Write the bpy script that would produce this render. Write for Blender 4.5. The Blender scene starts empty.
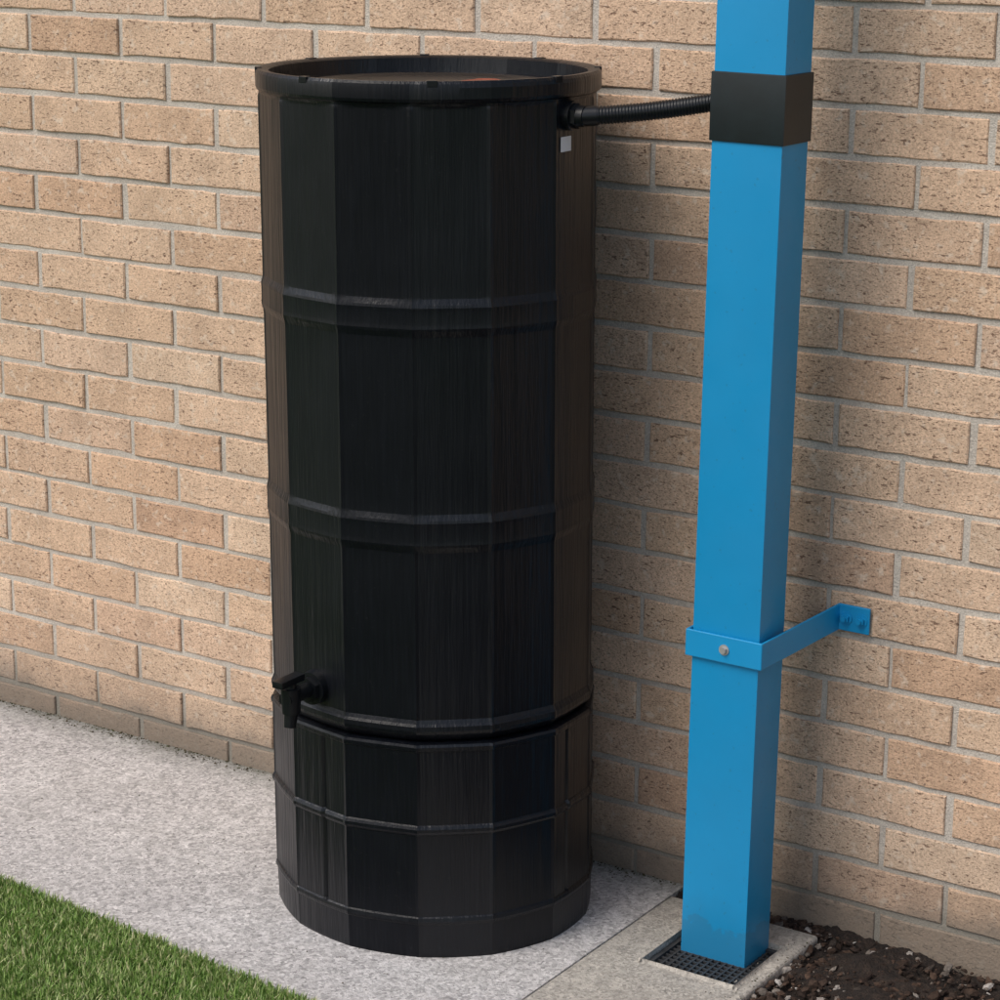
import bpy, bmesh, math, random
import numpy as np
from mathutils import Vector, Matrix
random.seed(7); rng=np.random.default_rng(7)
sc=bpy.context.scene
D=math.radians

# ---------------------------------------------------------------- helpers
def link(o):
    sc.collection.objects.link(o); return o
def empty(name,loc=(0,0,0)):
    e=bpy.data.objects.new(name,None); e.location=loc; e.empty_display_size=.1; return link(e)
def mobj(name,verts,faces,mat=None,parent=None,smooth=False,loc=(0,0,0)):
    me=bpy.data.meshes.new(name); me.from_pydata([tuple(v) for v in verts],[],[tuple(f) for f in faces]); me.update()
    if smooth:
        me.polygons.foreach_set("use_smooth",[True]*len(me.polygons))
    if mat: me.materials.append(mat)
    o=bpy.data.objects.new(name,me); o.location=loc; link(o)
    if parent: o.parent=parent
    return o
def bmobj(name,bm,mat=None,parent=None,smooth=False):
    me=bpy.data.meshes.new(name); bm.to_mesh(me); bm.free()
    if smooth: me.polygons.foreach_set("use_smooth",[True]*len(me.polygons))
    if mat: me.materials.append(mat)
    o=bpy.data.objects.new(name,me); link(o)
    if parent: o.parent=parent
    return o
def autosmooth(o,ang=30):
    me=o.data
    bm=bmesh.new(); bm.from_mesh(me)
    for f in bm.faces: f.smooth=True
    for e in bm.edges:
        if len(e.link_faces)==2 and e.calc_face_angle(0)>D(ang): e.smooth=False
    bm.to_mesh(me); bm.free()
def add_box(bm,x0,x1,y0,y1,z0,z1,bev=0):
    r=bmesh.ops.create_cube(bm,size=1)
    vs=r['verts']
    for v in vs:
        v.co=Vector(((x0+x1)/2+v.co.x*(x1-x0),(y0+y1)/2+v.co.y*(y1-y0),(z0+z1)/2+v.co.z*(z1-z0)))
    if bev>0:
        es=list({e for v in vs for e in v.link_edges})
        bmesh.ops.bevel(bm,geom=es,offset=bev,segments=2,affect='EDGES',profile=.7)
def add_cyl(bm,p0,p1,r0,r1=None,seg=32):
    p0=Vector(p0);p1=Vector(p1); r1=r0 if r1 is None else r1
    d=p1-p0
    m=Matrix.Translation((p0+p1)/2)@d.to_track_quat('Z','Y').to_matrix().to_4x4()
    bmesh.ops.create_cone(bm,cap_ends=True,segments=seg,radius1=r0,radius2=r1,depth=d.length,matrix=m)
def tube(name,pts,radii,seg,mat,parent=None):
    n=len(pts); V=[];F=[]
    pts=[Vector(p) for p in pts]
    for i,p in enumerate(pts):
        t=(pts[min(i+1,n-1)]-pts[max(i-1,0)]).normalized()
        a=t.cross(Vector((0,0,1)));
        if a.length<1e-3: a=Vector((1,0,0))
        a.normalize(); b=a.cross(t)
        for k in range(seg):
            th=2*math.pi*k/seg
            V.append(p+(a*math.cos(th)+b*math.sin(th))*radii[i])
    for i in range(n-1):
        for k in range(seg):
            F.append((i*seg+k,i*seg+(k+1)%seg,(i+1)*seg+(k+1)%seg,(i+1)*seg+k))
    F.append(tuple(range(seg))); F.append(tuple(reversed(range((n-1)*seg,n*seg))))
    return mobj(name,V,F,mat,parent,True)

class M:
    def __init__(s,name):
        s.m=bpy.data.materials.new(name); s.m.use_nodes=True
        s.t=s.m.node_tree; s.n=s.t.nodes; s.b=s.n["Principled BSDF"]
    def N(s,typ,**k):
        n=s.n.new(typ)
        for a,v in k.items(): setattr(n,a,v)
        return n
    def L(s,a,b): s.t.links.new(a,b)
    def coord(s,scale=(1,1,1),islands=0):
        tc=s.N('ShaderNodeTexCoord'); mp=s.N('ShaderNodeMapping'); mp.inputs['Scale'].default_value=scale
        src=tc.outputs['Object']
        if islands:
            g=s.N('ShaderNodeNewGeometry'); mu=s.N('ShaderNodeVectorMath',operation='MULTIPLY_ADD')
            mu.inputs[1].default_value=(islands,islands*.7,islands*1.3)
            s.L(g.outputs['Random Per Island'],mu.inputs[0]); s.L(src,mu.inputs[2]); src=mu.outputs[0]
        s.L(src,mp.inputs['Vector']); return mp.outputs[0]
    def noise(s,vec,scale,detail=3,rough=.55):
        n=s.N('ShaderNodeTexNoise'); n.inputs['Scale'].default_value=scale; n.inputs['Detail'].default_value=detail
        n.inputs['Roughness'].default_value=rough; s.L(vec,n.inputs['Vector']); return n.outputs['Fac']
    def vor(s,vec,scale,feature='F1'):
        n=s.N('ShaderNodeTexVoronoi',feature=feature); n.inputs['Scale'].default_value=scale; s.L(vec,n.inputs['Vector']); return n
    def ramp(s,fac,stops):
        r=s.N('ShaderNodeValToRGB'); e=r.color_ramp.elements
        while len(e)<len(stops): e.new(.5)
        for i,(p,c) in enumerate(stops):
            e[i].position=p; e[i].color=(c,c,c,1) if not hasattr(c,'__len__') else (*c,1)
        s.L(fac,r.inputs[0]); return r.outputs[0]
    def mix(s,fac,a,b,mode='MIX'):
        m=s.N('ShaderNodeMix',data_type='RGBA',blend_type=mode)
        for sock,v in ((m.inputs[0],fac),(m.inputs[6],a),(m.inputs[7],b)):
            if hasattr(v,'is_linked'): s.L(v,sock)
            elif hasattr(v,'__len__'): sock.default_value=(*v,1)
            else: sock.default_value=v
        return m.outputs[2]
    def math(s,op,a,b=0,clamp=False):
        m=s.N('ShaderNodeMath',operation=op,use_clamp=clamp)
        for sock,v in ((m.inputs[0],a),(m.inputs[1],b)):
            if hasattr(v,'is_linked'): s.L(v,sock)
            else: sock.default_value=v
        return m.outputs[0]
    def bump(s,h,strength=.5,dist=.002,prev=None):
        b=s.N('ShaderNodeBump'); b.inputs['Strength'].default_value=strength; b.inputs['Distance'].default_value=dist
        s.L(h,b.inputs['Height'])
        if prev: s.L(prev,b.inputs['Normal'])
        return b.outputs[0]
    def out(s,color=None,rough=None,normal=None,metal=None,spec=None):
        for nm,v in (('Base Color',color),('Roughness',rough),('Normal',normal),('Metallic',metal),('Specular IOR Level',spec)):
            if v is None: continue
            if hasattr(v,'is_linked'): s.L(v,s.b.inputs[nm])
            elif hasattr(v,'__len__'): s.b.inputs[nm].default_value=(*v,1)
            else: s.b.inputs[nm].default_value=v
        return s.m
    def objz(s):
        tc=s.N('ShaderNodeTexCoord'); x=s.N('ShaderNodeSeparateXYZ'); s.L(tc.outputs['Object'],x.inputs[0]); return x.outputs

# ---------------------------------------------------------------- materials
def mat_brick():
    m=M("buff_brick")
    v=m.coord((1,1,1),37)
    vs=m.coord((1,1,2.6),91)
    g=m.N('ShaderNodeNewGeometry'); rnd=g.outputs['Random Per Island']
    base=m.ramp(rnd,[(0,(.62,.405,.265)),(.14,(.71,.505,.355)),(.3,(.665,.455,.305)),(.45,(.74,.545,.39)),(.6,(.645,.43,.285)),(.74,(.72,.51,.355)),(.88,(.69,.49,.35)),(1,(.60,.39,.26))])
    cloud=m.ramp(m.noise(v,14,3,.6),[(.3,0.82),(.7,1.1)])
    c=m.mix(1,base,cloud,'MULTIPLY')
    fine=m.ramp(m.noise(v,260,1,.7),[(.3,.80),(.7,1.12)])
    c=m.mix(1,c,fine,'MULTIPLY')
    sp0=m.ramp(m.noise(vs,105,2,.5),[(.625,0),(.67,1)])
    gate=m.ramp(m.noise(v,22,1,.5),[(.34,.3),(.55,1)])
    sp=m.math('MULTIPLY',sp0,gate)
    c=m.mix(m.math('MULTIPLY',sp,.76),c,(.13,.065,.04))
    sp2=m.ramp(m.noise(vs,260,0,.5),[(.65,0),(.70,1)])
    c=m.mix(m.math('MULTIPLY',sp2,.6),c,(.17,.09,.055))
    pale=m.ramp(m.noise(v,60,2,.6),[(.58,0),(.72,.5)])
    c=m.mix(pale,c,(.79,.67,.54))
    z=m.objz(); tcw=m.coord()
    # damp, algae and splash grime on the lowest courses
    zz=m.math('ADD',z[2],m.math('MULTIPLY',m.math('SUBTRACT',m.noise(tcw,5,4,.65),.5),-.12))
    st=m.ramp(zz,[(0.0,1),(.04,.95),(.075,.50),(.13,.24),(.26,0)])
    c=m.mix(m.math('MULTIPLY',st,.85),c,(.16,.14,.115))
    h=m.math('SUBTRACT',m.noise(v,170,2,.65),m.math('MULTIPLY',sp0,.7))
    return m.out(c,.92,m.bump(h,.65,.0024))
def mat_mortar():
    m=M("mortar"); v=m.coord()
    c=m.ramp(m.noise(v,9,3,.6),[(.3,(.47,.42,.365)),(.7,(.62,.57,.50))])
    c=m.mix(1,c,m.ramp(m.noise(v,420,1,.7),[(.3,.78),(.7,1.12)]),'MULTIPLY')
    z=m.objz(); st=m.ramp(m.math('ADD',z[2],m.math('MULTIPLY',m.noise(v,5,3,.6),-.1)),[(0,1),(.03,.7),(.12,0.0)])
    c=m.mix(m.math('MULTIPLY',st,.75),c,(.14,.13,.105))
    return m.out(c,.95,m.bump(m.noise(v,300,1,.7),.7,.0025))
def mat_concrete(name,a,b,scale=1,agg=1.0):
    m=M(name); v=m.coord()
    c=m.ramp(m.noise(v,3.2,4,.62),[(.28,a),(.72,b)])
    c=m.mix(1,c,m.ramp(m.noise(v,38,3,.65),[(.3,.82),(.7,1.12)]),'MULTIPLY')
    ag=m.vor(v,185*scale)
    st=m.ramp(ag.outputs['Color'],[(0,.44),(.5,1.0),(1,1.46)])
    c=m.mix(.85*agg,c,m.mix(1,c,st,'MULTIPLY'))
    pits=m.ramp(m.noise(v,260,2,.6),[(.60,0),(.67,1)])
    c=m.mix(m.math('MULTIPLY',pits,.66*agg),c,(.12,.115,.11))
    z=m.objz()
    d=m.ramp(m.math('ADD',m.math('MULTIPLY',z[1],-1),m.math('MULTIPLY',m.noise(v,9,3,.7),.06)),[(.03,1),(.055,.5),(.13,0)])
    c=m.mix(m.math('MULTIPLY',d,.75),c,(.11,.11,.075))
    stain=m.ramp(m.noise(v,1.7,4,.7),[(.52,0),(.66,.25)])
    c=m.mix(stain,c,(.26,.245,.22))
    h=m.noise(v,220,2,.7)
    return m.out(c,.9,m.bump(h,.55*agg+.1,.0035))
def mat_plastic(name,base,r0,r1,grain=1.0,spec=.42,ctr=None):
    m=M(name); v=m.coord((1,1,1)); vg=m.coord((1,1,.05))
    dust=m.ramp(m.noise(v,7,3,.65),[(.35,0),(.8,1)])
    c=m.mix(m.math('MULTIPLY',dust,.35),base,tuple(x*1.9+.001 for x in base))
    ro=m.ramp(m.noise(v,5,3,.6),[(.3,r0),(.7,r1)])
    nb=None
    if grain>.5:
        g=m.noise(vg,190,2,.7); g2=m.noise(vg,55,1,.6)
        at=m.N('ShaderNodeAttribute'); at.attribute_name="stave"
        c=m.mix(m.ramp(g,[(.45,0),(.7,.25)]),c,tuple(x*2.4+.003 for x in base))
        spec=m.math('ADD',m.math('MULTIPLY',at.outputs['Fac'],.32),.20)
        h=m.math('ADD',g,m.math('MULTIPLY',g2,1.3))
        nb=m.bump(h,.60*grain,.0019)
    else:
        nb=m.bump(m.noise(v,120,1,.6),.08,.001)
    sc_=m.ramp(m.noise(v,160,1,.6),[(.70,0),(.76,1)])
    c=m.mix(m.math('MULTIPLY',sc_,.06),c,(.10,.10,.10))
    return m.out(c,ro,nb,None,spec)
def mat_blue():
    m=M("blue_paint"); v=m.coord()
    c=m.ramp(m.noise(v,4,4,.6),[(.3,(.003,.26,.54)),(.7,(.005,.295,.61))])
    z=m.objz()
    dirt=m.ramp(m.math('ADD',z[2],m.math('MULTIPLY',m.noise(v,22,4,.7),-.10)),[(-.04,1),(-.01,.35),(.05,0)])
    c=m.mix(m.math('MULTIPLY',dirt,.32),c,(.05,.11,.15))
    sp=m.ramp(m.noise(v,120,1,.6),[(.71,0),(.75,1)])
    c=m.mix(m.math('MULTIPLY',sp,.25),c,(.03,.11,.18))
    return m.out(c,m.ramp(m.noise(v,9,3,.6),[(.3,.36),(.7,.50)]),m.bump(m.noise(v,45,2,.5),.16,.001))
def mat_simple(name,c,r=.5,metal=0,bump=0,bs=200,var=.15):
    m=M(name); v=m.coord()
    col=m.ramp(m.noise(v,20,3,.6),[(.3,tuple(x*(1-var) for x in c)),(.7,tuple(min(1,x*(1+var)) for x in c))])
    return m.out(col,r,m.bump(m.noise(v,bs,2,.6),bump,.001) if bump else None,metal)
def mat_island(name,stops,rough,spec=.5,trans=0,bump=0):
    m=M(name); g=m.N('ShaderNodeNewGeometry')
    c=m.ramp(g.outputs['Random Per Island'],stops)
    if bump:
        v=m.coord(); c=m.mix(1,c,m.ramp(m.noise(v,300,2,.6),[(.3,.6),(.7,1.3)]),'MULTIPLY')
    m.b.inputs['Specular IOR Level'].default_value=spec
    return m.out(c,rough)
def mat_soil():
    m=M("soil"); v=m.coord()
    c=m.ramp(m.noise(v,60,4,.7),[(.3,(.009,.006,.005)),(.55,(.022,.014,.010)),(.75,(.055,.036,.026))])
    return m.out(c,.95,m.bump(m.noise(v,150,2,.7),1,.008))
def mat_turfbase():
    m=M("turf_backing"); v=m.coord()
    c=m.ramp(m.noise(v,90,3,.7),[(.3,(.035,.07,.016)),(.7,(.10,.17,.045))])
    return m.out(c,.95,m.bump(m.noise(v,200,1,.7),1,.01))

BR=mat_brick(); MO=mat_mortar()
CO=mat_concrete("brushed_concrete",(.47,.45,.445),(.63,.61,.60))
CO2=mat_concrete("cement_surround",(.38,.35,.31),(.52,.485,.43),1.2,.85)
PL=mat_plastic("black_plastic",(.0026,.0034,.0056),.30,.40,1)
PLs=mat_plastic("smooth_black_plastic",(.0040,.0050,.0068),.26,.38,.25)
BL=mat_blue()

# ---------------------------------------------------------------- brick wall
def build_wall():
    par=empty("brick_wall")
    V=[];F=[]
    CH=.075; CL=.225; J=.010
    ztop=1.315; c=.0020
    X0,X1=-5.4,4.05
    for row in range(-19,19):          # row 0 has its top at 1.315
        z1=ztop-row*CH; z0=z1-(CH-J)
        off=0 if row%2==0 else CL/2
        n0=math.floor((X0-off)/CL)
        x=n0*CL+off
        while x<X1:
            a=x+J*.5+rng.uniform(-.0022,.0022); b=x+CL-J*.5+rng.uniform(-.0022,.0022)
            a=max(a,X0); b=min(b,X1)
            if b-a>.02:
                y=rng.uniform(-.0018,.0012); rz=rng.uniform(-.0012,.0012)
                nl=6
                P=[]
                for i in range(nl): P.append((a+(b-a)*i/nl,z0+rz+rng.uniform(-.0013,.0013)))
                P+= [(b+rng.uniform(-.0008,.0008),z0+(z1-z0)*t+rng.uniform(-.0008,.0008)) for t in (0,.5)]
                for i in range(nl): P.append((b-(b-a)*i/nl,z1+rz+rng.uniform(-.0013,.0013)))
                P+= [(a+rng.uniform(-.0008,.0008),z1-(z1-z0)*t+rng.uniform(-.0008,.0008)) for t in (0,.5)]
                cx,cz=(a+b)/2,(z0+z1)/2; n=len(P); i0=len(V)
                tl=rng.uniform(-.008,.008); tz=rng.uniform(-.012,.012)
                yf=lambda px,pz: y+(px-cx)*tl+(pz-cz)*tz
                for (px,pz) in P:
                    k=c*rng.uniform(.6,1.5)
                    V.append((px-math.copysign(k,px-cx)*(1 if abs(abs(px-cx)-(b-a)/2)<.004 else 0),yf(px,pz),pz-math.copysign(k,pz-cz)*(1 if abs(abs(pz-cz)-(z1-z0)/2)<.004 else 0)))
                for (px,pz) in P: V.append((px,yf(px,pz)+c,pz))
                for (px,pz) in P: V.append((px,.03,pz))
                F.append(tuple(i0+j for j in range(n)))
                for j in range(n):
                    q=(j+1)%n
                    F.append((i0+n+j,i0+n+q,i0+q,i0+j))
                    F.append((i0+2*n+j,i0+2*n+q,i0+n+q,i0+n+j))
            x+=CL
    mobj("bricks",V,F,BR,par)
    bm=bmesh.new(); add_box(bm,X0,X1,.0035,.10,-.15,2.74)
    add_box(bm,X0,X1,.101,.22,-.15,2.74)
    bmobj("mortar_joints",bm,MO,par)
    bm=bmesh.new(); add_box(bm,X0-.04,X1+.04,-.035,.255,2.741,2.80,.006)
    bmobj("coping",bm,CO2,par)
build_wall()

# ---------------------------------------------------------------- ground surfaces
GS=40
mobj("ground",[(-GS,-GS,-.13),(GS,-GS,-.13),(GS,GS,-.13),(-GS,GS,-.13)],[(0,1,2,3)],mat_turfbase())
def edge_y(x): return -.658-.085*(x+1.22)
SX0=-.238
bm=bmesh.new(); add_box(bm,-5.4,SX0,-3.2,.0035,-.12,0)
bmobj("concrete_path",bm,CO)
gx0,gx1,gy0,gy1=-.152,.012,-.293,-.128
sx0,sx1,sy1=SX0,.036,-.048
V=[];F=[]
xs=[sx0,gx0,gx1,sx1]; ysr=[-3.2,gy0,gy1,sy1]
for z in (.0,-.11):
    for y in ysr:
        for x in xs: V.append((x,y,z))
def id_(i,j,l): return l*16+j*4+i
for j in range(3):
    for i in range(3):
        if i==1 and j==1: continue
        F.append((id_(i,j,0),id_(i+1,j,0),id_(i+1,j+1,0),id_(i,j+1,0)))
for j in range(3):
    F.append((id_(3,j,0),id_(3,j,1),id_(3,j+1,1),id_(3,j+1,0)))
    F.append((id_(0,j,0),id_(0,j+1,0),id_(0,j+1,1),id_(0,j,1)))
for i in range(3): F.append((id_(i,3,0),id_(i+1,3,0),id_(i+1,3,1),id_(i,3,1)))
F.append((id_(1,1,0),id_(1,2,0),id_(1,2,1),id_(1,1,1)))
F.append((id_(2,1,0),id_(2,1,1),id_(2,2,1),id_(2,2,0)))
F.append((id_(1,1,0),id_(1,1,1),id_(2,1,1),id_(2,1,0)))
F.append((id_(1,2,0),id_(2,2,0),id_(2,2,1),id_(1,2,1)))
o=mobj("drain_surround",V,F,CO2)
bv=o.modifiers.new("b","BEVEL"); bv.width=.006; bv.segments=3; bv.limit_method='ANGLE'; bv.angle_limit=D(50)

dg=empty("drain_grating")
GR=mat_simple("dark_grating_plastic",(.040,.042,.045),.5,0,.3,300,.4)
bm=bmesh.new()
t=.010; zt=-.003
add_box(bm,gx0+.002,gx1-.002,gy0+.002,gy0+t,zt-.02,zt,.0015); add_box(bm,gx0+.002,gx1-.002,gy1-t,gy1-.002,zt-.02,zt,.0015)
add_box(bm,gx0+.002,gx0+t,gy0+t+.0005,gy1-t-.0005,zt-.02,zt-.0004); add_box(bm,gx1-t,gx1-.002,gy0+t+.0005,gy1-t-.0005,zt-.02,zt-.0004)
bmobj("frame",bm,GR,dg)
bm=bmesh.new()
nx=12
for i in range(1,nx):
    x=gx0+t+(gx1-gx0-2*t)*i/nx; add_box(bm,x-.0017,x+.0017,gy0+t,gy1-t,zt-.014,zt-.003)
    y=gy0+t+(gy1-gy0-2*t)*i/nx; add_box(bm,gx0+t,gx1-t,y-.0017,y+.0017,zt-.0145,zt-.0035)
bmobj("bars",bm,GR,dg)
mobj("sump",[(gx0,gy0,-.1),(gx1,gy0,-.1),(gx1,gy1,-.1),(gx0,gy1,-.1)],[(0,1,2,3)],mat_simple("drain_hole_dark",(.006,.006,.005),.6),dg)  # near-black floor colour stands in for the darkness down the drain hole

# soil bed
def hnoise(x,y):
    return .007*math.sin(x*17+y*9)+.004*math.sin(x*41-y*33)+.003*math.sin(y*71+x*13)+rng.uniform(-.004,.004)
SO=mat_soil()
V=[];F=[]
def grid(x0,x1,y0,y1,nx,ny):
    b=len(V)
    for j in range(ny+1):
        for i in range(nx+1):
            x=x0+(x1-x0)*i/nx; y=y0+(y1-y0)*j/ny
            V.append((x,y,-.013+hnoise(x,y)))
    for j in range(ny):
        for i in range(nx): a=b+j*(nx+1)+i; F.append((a,a+1,a+nx+2,a+nx+1))
grid(.0365,1.5,-1.1,.003,150,110)
grid(SX0+.001,.0365,sy1+.0005,.003,30,6)
mobj("soil_bed",V,F,SO,None,True)
mobj("planting_border",[(.037,-3.2,-.075),(4.05,-3.2,-.075),(4.05,.003,-.075),(.037,.003,-.075)],[(0,1,2,3)],SO)
def chips(name,n,reg,zf,smin,smax,mat,flat=.5):
    ico=bmesh.new(); bmesh.ops.create_icosphere(ico,subdivisions=1,radius=1)
    base=np.array([v.co[:] for v in ico.verts]); fc=[tuple(v.index for v in f.verts) for f in ico.faces]; ico.free()
    V=[];F=[]
    for _ in range(n):
        x,y=reg()
        s=smin+(smax-smin)*rng.random()**2.5
        S=np.array([s*rng.uniform(.7,1.6),s*rng.uniform(.5,1),s*rng.uniform(.3,.8)*2*flat])
        b=base*(1+rng.uniform(-.28,.28,(len(base),1)))*S
        e=Matrix.Rotation(rng.uniform(0,6.28),3,'Z')@Matrix.Rotation(rng.uniform(-.6,.6),3,'X')@Matrix.Rotation(rng.uniform(-.6,.6),3,'Y')
        b=b@np.array(e).T+np.array([x,y,zf(x,y)+S[2]*.3])
        i0=len(V); V+=b.tolist(); F+=[tuple(i+i0 for i in f) for f in fc]
    return mobj(name,V,F,mat)
CHM=mat_island("bark_and_stones",[(0,(.016,.010,.008)),(.35,(.038,.023,.016)),(.6,(.085,.052,.036)),(.8,(.028,.02,.016)),(.93,(.20,.17,.145)),(1,(.45,.42,.39))],.9,.3,bump=.5)
def r0():
    if rng.random()<.08: return (SX0+.02+.26*rng.random(),-.008-.034*rng.random())
    return (.040+1.0*rng.random()**1.3,-.75+.742*rng.random())
chips("bark_mulch",6000,r0,lambda x,y:-.010,.0018,.010,CHM)
GRT=mat_island("grit",[(0,(.03,.025,.015)),(.3,(.08,.06,.035)),(.5,(.05,.06,.02)),(.7,(.14,.12,.09)),(1,(.35,.33,.3))],.95,.2,bump=.4)
def r1():
    while True:
        x=-3.2+2.95*rng.random()
        if rng.random()<.35+.65*max(0,math.sin(x*9)*math.sin(x*23+1)): return (x,-.002-.030*rng.random()**2.4)
chips("wall_foot_debris",4200,r1,lambda x,y:0,.0006,.0027,GRT)
def r2():
    if rng.random()<.2: return (sx1-.06*rng.random()**2,-.06-.35*rng.random())
    return (-2.4+2.1*rng.random(), -.62*rng.random()-.02)
chips("path_grit",900,r2,lambda x,y:0,.0005,.0019,GRT)

# ---------------------------------------------------------------- artificial turf
def turf():
    par=empty("artificial_grass")
    zb=.004
    xa,xb=-5.4,SX0-.005; y0=-3.1
    mobj("backing",[(xa,y0,zb),(xb,y0,zb),(xb,edge_y(xb),zb),(xa,edge_y(xa),zb)],[(0,1,2,3)],mat_turfbase(),par)
    n=105000
    X=rng.uniform(-1.75,-.28,n); dep=rng.random(n)**1.3*.58
    Y=edge_y(X)-dep+rng.uniform(-.003,.003,n)+.004*np.sin(X*60)*rng.random(n)
    X=np.where(rng.random(n)<.5,np.round(X/.009)*.009+rng.normal(0,.0019,n),X)
    H=rng.uniform(.014,.029,n); W=rng.uniform(.0009,.0016,n)
    A=rng.uniform(0,2*np.pi,n); T=np.abs(rng.normal(0,.68,n)); TA=rng.uniform(0,2*np.pi,n)
    dx=np.cos(TA)*np.sin(T)*H+.003; dy=np.sin(TA)*np.sin(T)*H-.003; dz=np.cos(np.minimum(T,1.25))*H
    wx=np.cos(A)*W; wy=np.sin(A)*W
    P=np.zeros((n,5,3))
    P[:,0]=np.stack([X-wx,Y-wy,np.full(n,zb)],1); P[:,1]=np.stack([X+wx,Y+wy,np.full(n,zb)],1)
    P[:,2]=np.stack([X+wx*.9+dx*.38,Y+wy*.9+dy*.38,zb+dz*.62],1); P[:,3]=np.stack([X-wx*.9+dx*.38,Y-wy*.9+dy*.38,zb+dz*.62],1)
    P[:,4]=np.stack([X+dx,Y+dy,zb+dz],1)
    base=np.arange(n)*5
    quads=np.stack([base,base+1,base+2,base+3],1); tris=np.stack([base+3,base+2,base+4],1)
    me=bpy.data.meshes.new("blades"); me.vertices.add(n*5); me.vertices.foreach_set("co",P.ravel())
    li=np.concatenate([quads,tris],1).ravel(); me.loops.add(len(li)); me.loops.foreach_set("vertex_index",li)
    st=np.stack([np.arange(n)*7,np.arange(n)*7+4],1).ravel(); me.polygons.add(2*n)
    me.polygons.foreach_set("loop_start",st); me.update(calc_edges=True); me.validate()
    me.materials.append(mat_island("turf_blades",[(0,(.12,.23,.045)),(.3,(.21,.35,.08)),(.58,(.34,.47,.15)),(.8,(.48,.57,.25)),(1,(.70,.64,.38))],.45,.4))
    o=bpy.data.objects.new("blades",me); link(o); o.parent=par
turf()

# ---------------------------------------------------------------- water butt
BX,BY=-.573,-.2585
KY=.945
NF=14; SEG=NF*24
E0=math.radians(-54.8-7.3)
def facet(th,round_):
    st=2*math.pi/NF
    ph=((th-E0)%st)-st/2
    poly=math.cos(st/2)/math.cos(ph)
    poly=.20*1+.80*poly*1.008
    if abs(abs(ph)-st/2)<D(.3): poly+=.0048      # fine raised line where two staves meet
    return poly*(1-round_)+1*round_
def lathe(name,prof,mat,par,groove=None,cap=True,ang=10,z0=0):
    V=[];F=[]; n=len(prof)
    for (z,r,rd) in prof:
        for s in range(SEG):
            th=2*math.pi*s/SEG+E0
            rr=r*facet(th,rd)
            if groove: rr-=groove(th,z)
            V.append((rr*math.cos(th),KY*rr*math.sin(th),z))
    for i in range(n-1):
        for s in range(SEG):
            a=i*SEG+s; b=i*SEG+(s+1)%SEG
            F.append((a,b,b+SEG,a+SEG))
    if cap:
        F.append(tuple(range((n-1)*SEG,n*SEG)))
    o=mobj(name,V,F,mat,par)
    autosmooth(o,ang)
    vals=[.70,.40,.75,.35,.9,.1,.6,.35,.75,.5,.15,.55,.95,.05]
    att=o.data.attributes.new("stave",'FLOAT','FACE')
    fv=[]
    for i in range(n-1):
        for s in range(SEG): fv.append(vals[(s//24)%NF])
    fv+=[.5]*(len(o.data.polygons)-len(fv))
    att.data.foreach_set("value",fv)
    return o
wb=empty("water_butt",(BX,BY,0))
# stands on a slightly uneven slab: leans a fraction of a degree
wb.rotation_euler=Matrix.Rotation(D(.62),3,Vector((.5505,-.8348,0))).to_euler()
def rad(z): return .2640-.0010*(1-z/1.35)
prof=[]
def P(z,off,rd=0): prof.append((z,rad(z)+off,rd))
P(.360,-.020,.3);P(.362,-.006,.3);P(.368,-.001,.25);P(.374,.004,.25);P(.379,.0052,.25);P(.386,.0046,.2);P(.390,.002,.1);P(.396,-.0003);P(.400,0);P(.402,0)
P(.55,0.0004)
for (a,b) in ((.668,.716),(.998,1.043)):
    q=.22
    P(a-.03,0);P(a-.009,0);P(a-.006,.0002);P(a-.002,.0012,.1);P(a+.003,.0030,q);P(a+.007,.0038,q);P(a+.011,.0034,q);P(a+.014,.0032,q);P(b-.014,.0032,q);P(b-.011,.0034,q);P(b-.007,.0038,q);P(b-.003,.0030,q);P(b+.002,.0012,.1);P(b+.006,.0002);P(b+.009,0);P(b+.03,0)
P(1.17,0);P(1.322,0,0);P(1.325,0,.05);P(1.328,.0,.35);P(1.332,.001,.8);P(1.3345,.0045,.95);P(1.339,.006,1);P(1.341,.006,1);P(1.355,.006,1);P(1.3605,.005,1);P(1.3645,.002,1);P(1.3645,-.004,1)
P(1.3635,-.011,1);P(1.3610,-.0155,1);P(1.346,-.017,1);P(1.339,-.018,1);P(1.3365,-.022,1)
lathe("barrel_body",prof,PL,wb,cap=False)
prof=[]
for (z,r) in ((1.335,.243),(1.3356,.232),(1.333,.226),(1.3325,.218),(1.3345,.212),(1.3385,.209),(1.3405,.201),(1.3405,.186),(1.337,.179),(1.3365,.10),(1.3375,.01)):
    prof.append((z+.001,r,1))
lathe("lid",prof,PLs,wb)
bm=bmesh.new()
for a in range(8):
    th=D(-100+45*a)
    m=Matrix.Rotation(th,4,'Z')
    b2=bmesh.new(); add_box(b2,.259,.2702,-.008,.008,1.356,1.3658,.0012)
    for v in b2.verts:
        v.co=m@v.co; v.co.y*=KY
    me=bpy.data.meshes.new("t"); b2.to_mesh(me); b2.free(); bm.from_mesh(me); bpy.data.meshes.remove(me)
bmobj("rim_clips",bm,PLs,wb)
LB=mat_simple("red_brown_label",(.33,.07,.035),.6,0,.2,200,.5)
V=[];F=[]
for i in range(9):
    for j in range(4):
        V.append((.035+.10*i/8,.035+.05*j/3+.012*math.sin(i*.9),1.3430))
for i in range(8):
    for j in range(3): a=i*4+j; F.append((a,a+4,a+5,a+1))
mobj("lid_label",V,F,LB,wb)

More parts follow.
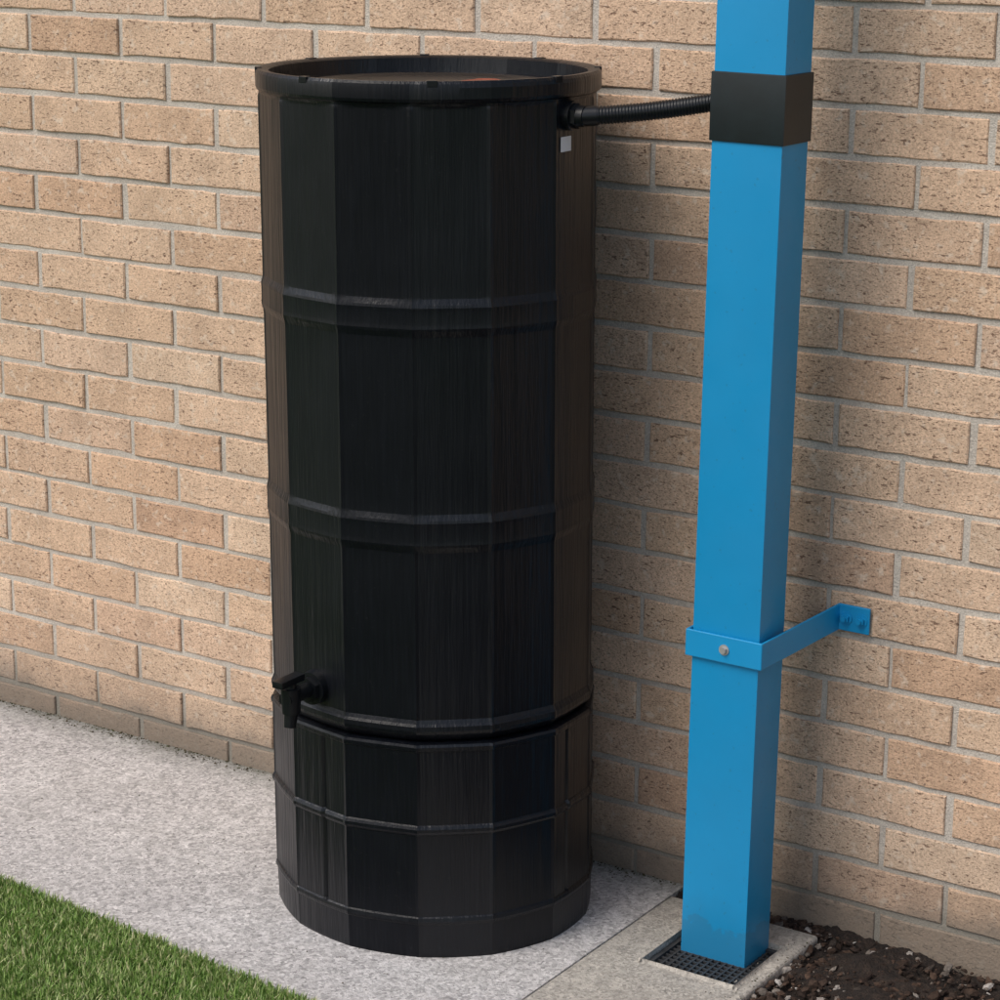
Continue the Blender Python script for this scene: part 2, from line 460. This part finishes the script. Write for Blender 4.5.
# stand
def groove(th,z):
    g=0
    for a in (-54.8-44,-54.8+53):
        d=abs((th-D(a)+math.pi)%(2*math.pi)-math.pi)
        if d<D(.75) and .07<z<.345: g=max(g,.006)
    return g
prof=[]
RS=.2668
def Q(z,off,rd=0): prof.append((z,RS+off,rd))
Q(-.01,-.004,.6);Q(.006,-.001,.6);Q(.010,-.001,.6);Q(.056,.000,.45);Q(.059,.002,.45);Q(.063,.0032,.45);Q(.068,.002,.4);Q(.0701,.0,.2);Q(.0705,0,.15);Q(.073,0,.1)
Q(.13,0);Q(.204,0);Q(.207,0);Q(.209,.002,.1);Q(.213,.0040,.1);Q(.218,.0040,.1);Q(.222,.002,.1);Q(.224,0);Q(.227,0);Q(.3445,0);Q(.345,0);Q(.347,.0022);Q(.353,.0028);Q(.357,.001);Q(.3585,-.006);Q(.3585,-.03)
lathe("stand",prof,PL,wb,groove=groove)

# tap
ta=Vector((-.055,-.246,.423))
tap=bmesh.new()
add_cyl(tap,ta+Vector((0,.012,0)),ta+Vector((0,-.010,0)),.0275,.026,40)
add_cyl(tap,ta+Vector((0,-.010,0)),ta+Vector((0,-.018,0)),.021,.020,6)
add_cyl(tap,ta+Vector((0,-.015,0)),ta+Vector((0,-.072,0)),.0125,.0115,28)
add_cyl(tap,ta+Vector((0,-.058,.016)),ta+Vector((0,-.058,-.024)),.0165,.0150,28)
add_cyl(tap,ta+Vector((0,-.058,-.022)),ta+Vector((0,-.062,-.047)),.0115,.0098,28)
add_cyl(tap,ta+Vector((0,-.058,.014)),ta+Vector((0,-.058,.025)),.010,.009,24)
add_box(tap,ta.x-.010,ta.x+.010,ta.y-.090,ta.y-.034,ta.z+.023,ta.z+.034,.002)
o=bmobj("tap",tap,PLs,wb); autosmooth(o,35)

# hose outlet + corrugated hose
hz=1.306
of=bmesh.new()
add_cyl(of,(.252,-.012,hz),(.273,-.012,hz),.0225,.022,36)
add_cyl(of,(.271,-.012,hz),(.281,-.012,hz),.019,.0185,6)
add_cyl(of,(.279,-.012,hz),(.292,-.012,hz),.0162,.0155,30)
o=bmobj("outlet_fitting",of,PLs,wb); autosmooth(o,35)
pts=[];rr=[]
x0=.285; x1=-.118-BX
n=700
for i in range(n+1):
    t=i/n; x=x0+(x1-x0)*t
    z=hz+.022*t-.003*math.sin(math.pi*t); y=-.012+.084*t+.003*math.sin(3.0*t)
    pts.append((x,y,z))
    ph=(t*40)%1
    r=.0128+.0010*(.5+.5*math.tanh(3*math.cos(2*math.pi*ph)))
    if t<.13: r=.0150 if t<.115 else .0140
    rr.append(r)
tube("corrugated_hose",pts,rr,28,PLs,wb)
th=D(-4.6); V=[];F=[]
for i in range(5):
    for z in (1.254,1.276):
        a=th+(i-2)*D(1.7)
        r_=.2640*facet(a,0)+.0012
        V.append((r_*math.cos(a),KY*r_*math.sin(a),z))
for i in range(4): F.append((2*i,2*i+2,2*i+3,2*i+1))
mobj("sticker",V,F,mat_simple("white_sticker",(.78,.78,.80),.5,0,0,200,.1),wb)

# ---------------------------------------------------------------- blue square downpipe
dp=empty("blue_downpipe")
dp.rotation_euler=(0,.0065,0)      # post is a hair out of plumb
px0,px1,py0,py1=-.129,-.014,-.210,-.127
bm=bmesh.new(); add_box(bm,px0,px1,py0,py1,-.06,2.9,.0035)
o=bmobj("pipe",bm,BL,dp); autosmooth(o,40)
bm=bmesh.new(); e=.0030; add_box(bm,px0-e,px1+e,py0-e,py1+e,1.279,1.379,.002)
o=bmobj("black_coupler",bm,mat_simple("satin_black",(.006,.012,.015),.42,0,.1,150,.3),dp); autosmooth(o,40)
zc=.512; hh=.0215; tk=.0045
path=[(px0-.0055,-.165,0),(px0-.0055,py0-.0060,0),(px1+.007,py0-.0060,0),(.021,-.0065,.016),(.074,-.0065,.016)]
def strip(path,zc,hh,tk):
    n=len(path); V=[];F=[]
    for i,(px,py,dz) in enumerate(path):
        p=Vector((px,py))
        d0=(p-Vector(path[i-1][:2])).normalized() if i>0 else None
        d1=(Vector(path[i+1][:2])-p).normalized() if i<n-1 else None
        if d0 is None: d0=d1
        if d1 is None: d1=d0
        nrm=(Vector((-d0.y,d0.x))+Vector((-d1.y,d1.x))).normalized()
        k=1/max(.4,nrm.dot(Vector((-d0.y,d0.x))))
        for q in (p+nrm*tk/2*k,p-nrm*tk/2*k):
            V.append((q.x,q.y,zc+dz-hh)); V.append((q.x,q.y,zc+dz+hh))
    for i in range(n-1):
        a=i*4;b=a+4
        F+= [(a,b,b+1,a+1),(a+2,a+3,b+3,b+2),(a+1,b+1,b+3,a+3),(a,a+2,b+2,b)]
    F+=[(0,1,3,2),((n-1)*4,(n-1)*4+2,(n-1)*4+3,(n-1)*4+1)]
    return V,F
V,F=strip(path,zc,hh,tk)
o=mobj("wall_bracket",V,F,BL,dp)
bm=bmesh.new(); bm.from_mesh(o.data); bmesh.ops.recalc_face_normals(bm,faces=bm.faces); bm.to_mesh(o.data); bm.free()
bv=o.modifiers.new("b","BEVEL"); bv.width=.0015; bv.segments=2; bv.limit_method='ANGLE'
STL=mat_simple("zinc_bolt",(.55,.55,.55),.4,.6,.2,200,.2)
bm=bmesh.new()
yb=py0-.0082; xb=px0+.060
add_cyl(bm,(xb,yb,zc),(xb,yb-.0015,zc),.0085,seg=24); add_cyl(bm,(xb,yb-.0013,zc),(xb,yb-.006,zc),.0055,seg=6)
bmobj("strap_bolt",bm,STL,dp)
bm=bmesh.new(); zf=zc+.016
for x in (.034,.060):
    add_cyl(bm,(x,-.0085,zf),(x,-.0105,zf),.0105,seg=24); add_cyl(bm,(x,-.0104,zf),(x,-.016,zf),.0072,seg=6); add_cyl(bm,(x,-.0158,zf),(x,-.021,zf),.004,seg=12)
bmobj("wall_bolts",bm,BL,dp)

# ---------------------------------------------------------------- light
w=bpy.data.worlds.new("World"); sc.world=w; w.use_nodes=True
nt=w.node_tree; bg=nt.nodes["Background"]
sky=nt.nodes.new("ShaderNodeTexSky"); sky.sky_type='NISHITA'; sky.sun_disc=False
sdir=Vector((-.42,-.85,1.10)).normalized()
el=math.asin(sdir.z); az=math.atan2(sdir.x,sdir.y)
sky.sun_elevation=el; sky.sun_rotation=az; sky.dust_density=3; sky.air_density=1
hs=nt.nodes.new("ShaderNodeHueSaturation"); hs.inputs['Saturation'].default_value=.75
nt.links.new(sky.outputs[0],hs.inputs['Color']); nt.links.new(hs.outputs[0],bg.inputs['Color'])
bg.inputs['Strength'].default_value=.15
sl=bpy.data.lights.new("sun","SUN"); sl.energy=1.6; sl.angle=D(38); sl.color=(1,.95,.88)
so=bpy.data.objects.new("sun",sl); link(so); so.rotation_euler=(-sdir).to_track_quat('-Z','Y').to_euler()

# ---------------------------------------------------------------- camera
yaw,pitch,roll,f=.583,.260,.010,2.350
fw=Vector((-math.sin(yaw)*math.cos(pitch),math.cos(yaw)*math.cos(pitch),-math.sin(pitch)))
r=Vector((math.cos(yaw),math.sin(yaw),0)); u=r.cross(fw)
r2=r*math.cos(roll)+u*math.sin(roll); u2=u*math.cos(roll)-r*math.sin(roll)
cam=bpy.data.cameras.new("camera"); cam.sensor_width=36; cam.lens=36*f; cam.clip_end=300; cam.clip_start=.05
co=bpy.data.objects.new("camera",cam); link(co)
co.matrix_world=Matrix(((r2.x,u2.x,-fw.x,1.52),(r2.y,u2.y,-fw.y,-3.247),(r2.z,u2.z,-fw.z,1.65),(0,0,0,1)))
sc.camera=co
sc.view_settings.view_transform='Standard'; sc.view_settings.look='None'; sc.view_settings.exposure=0
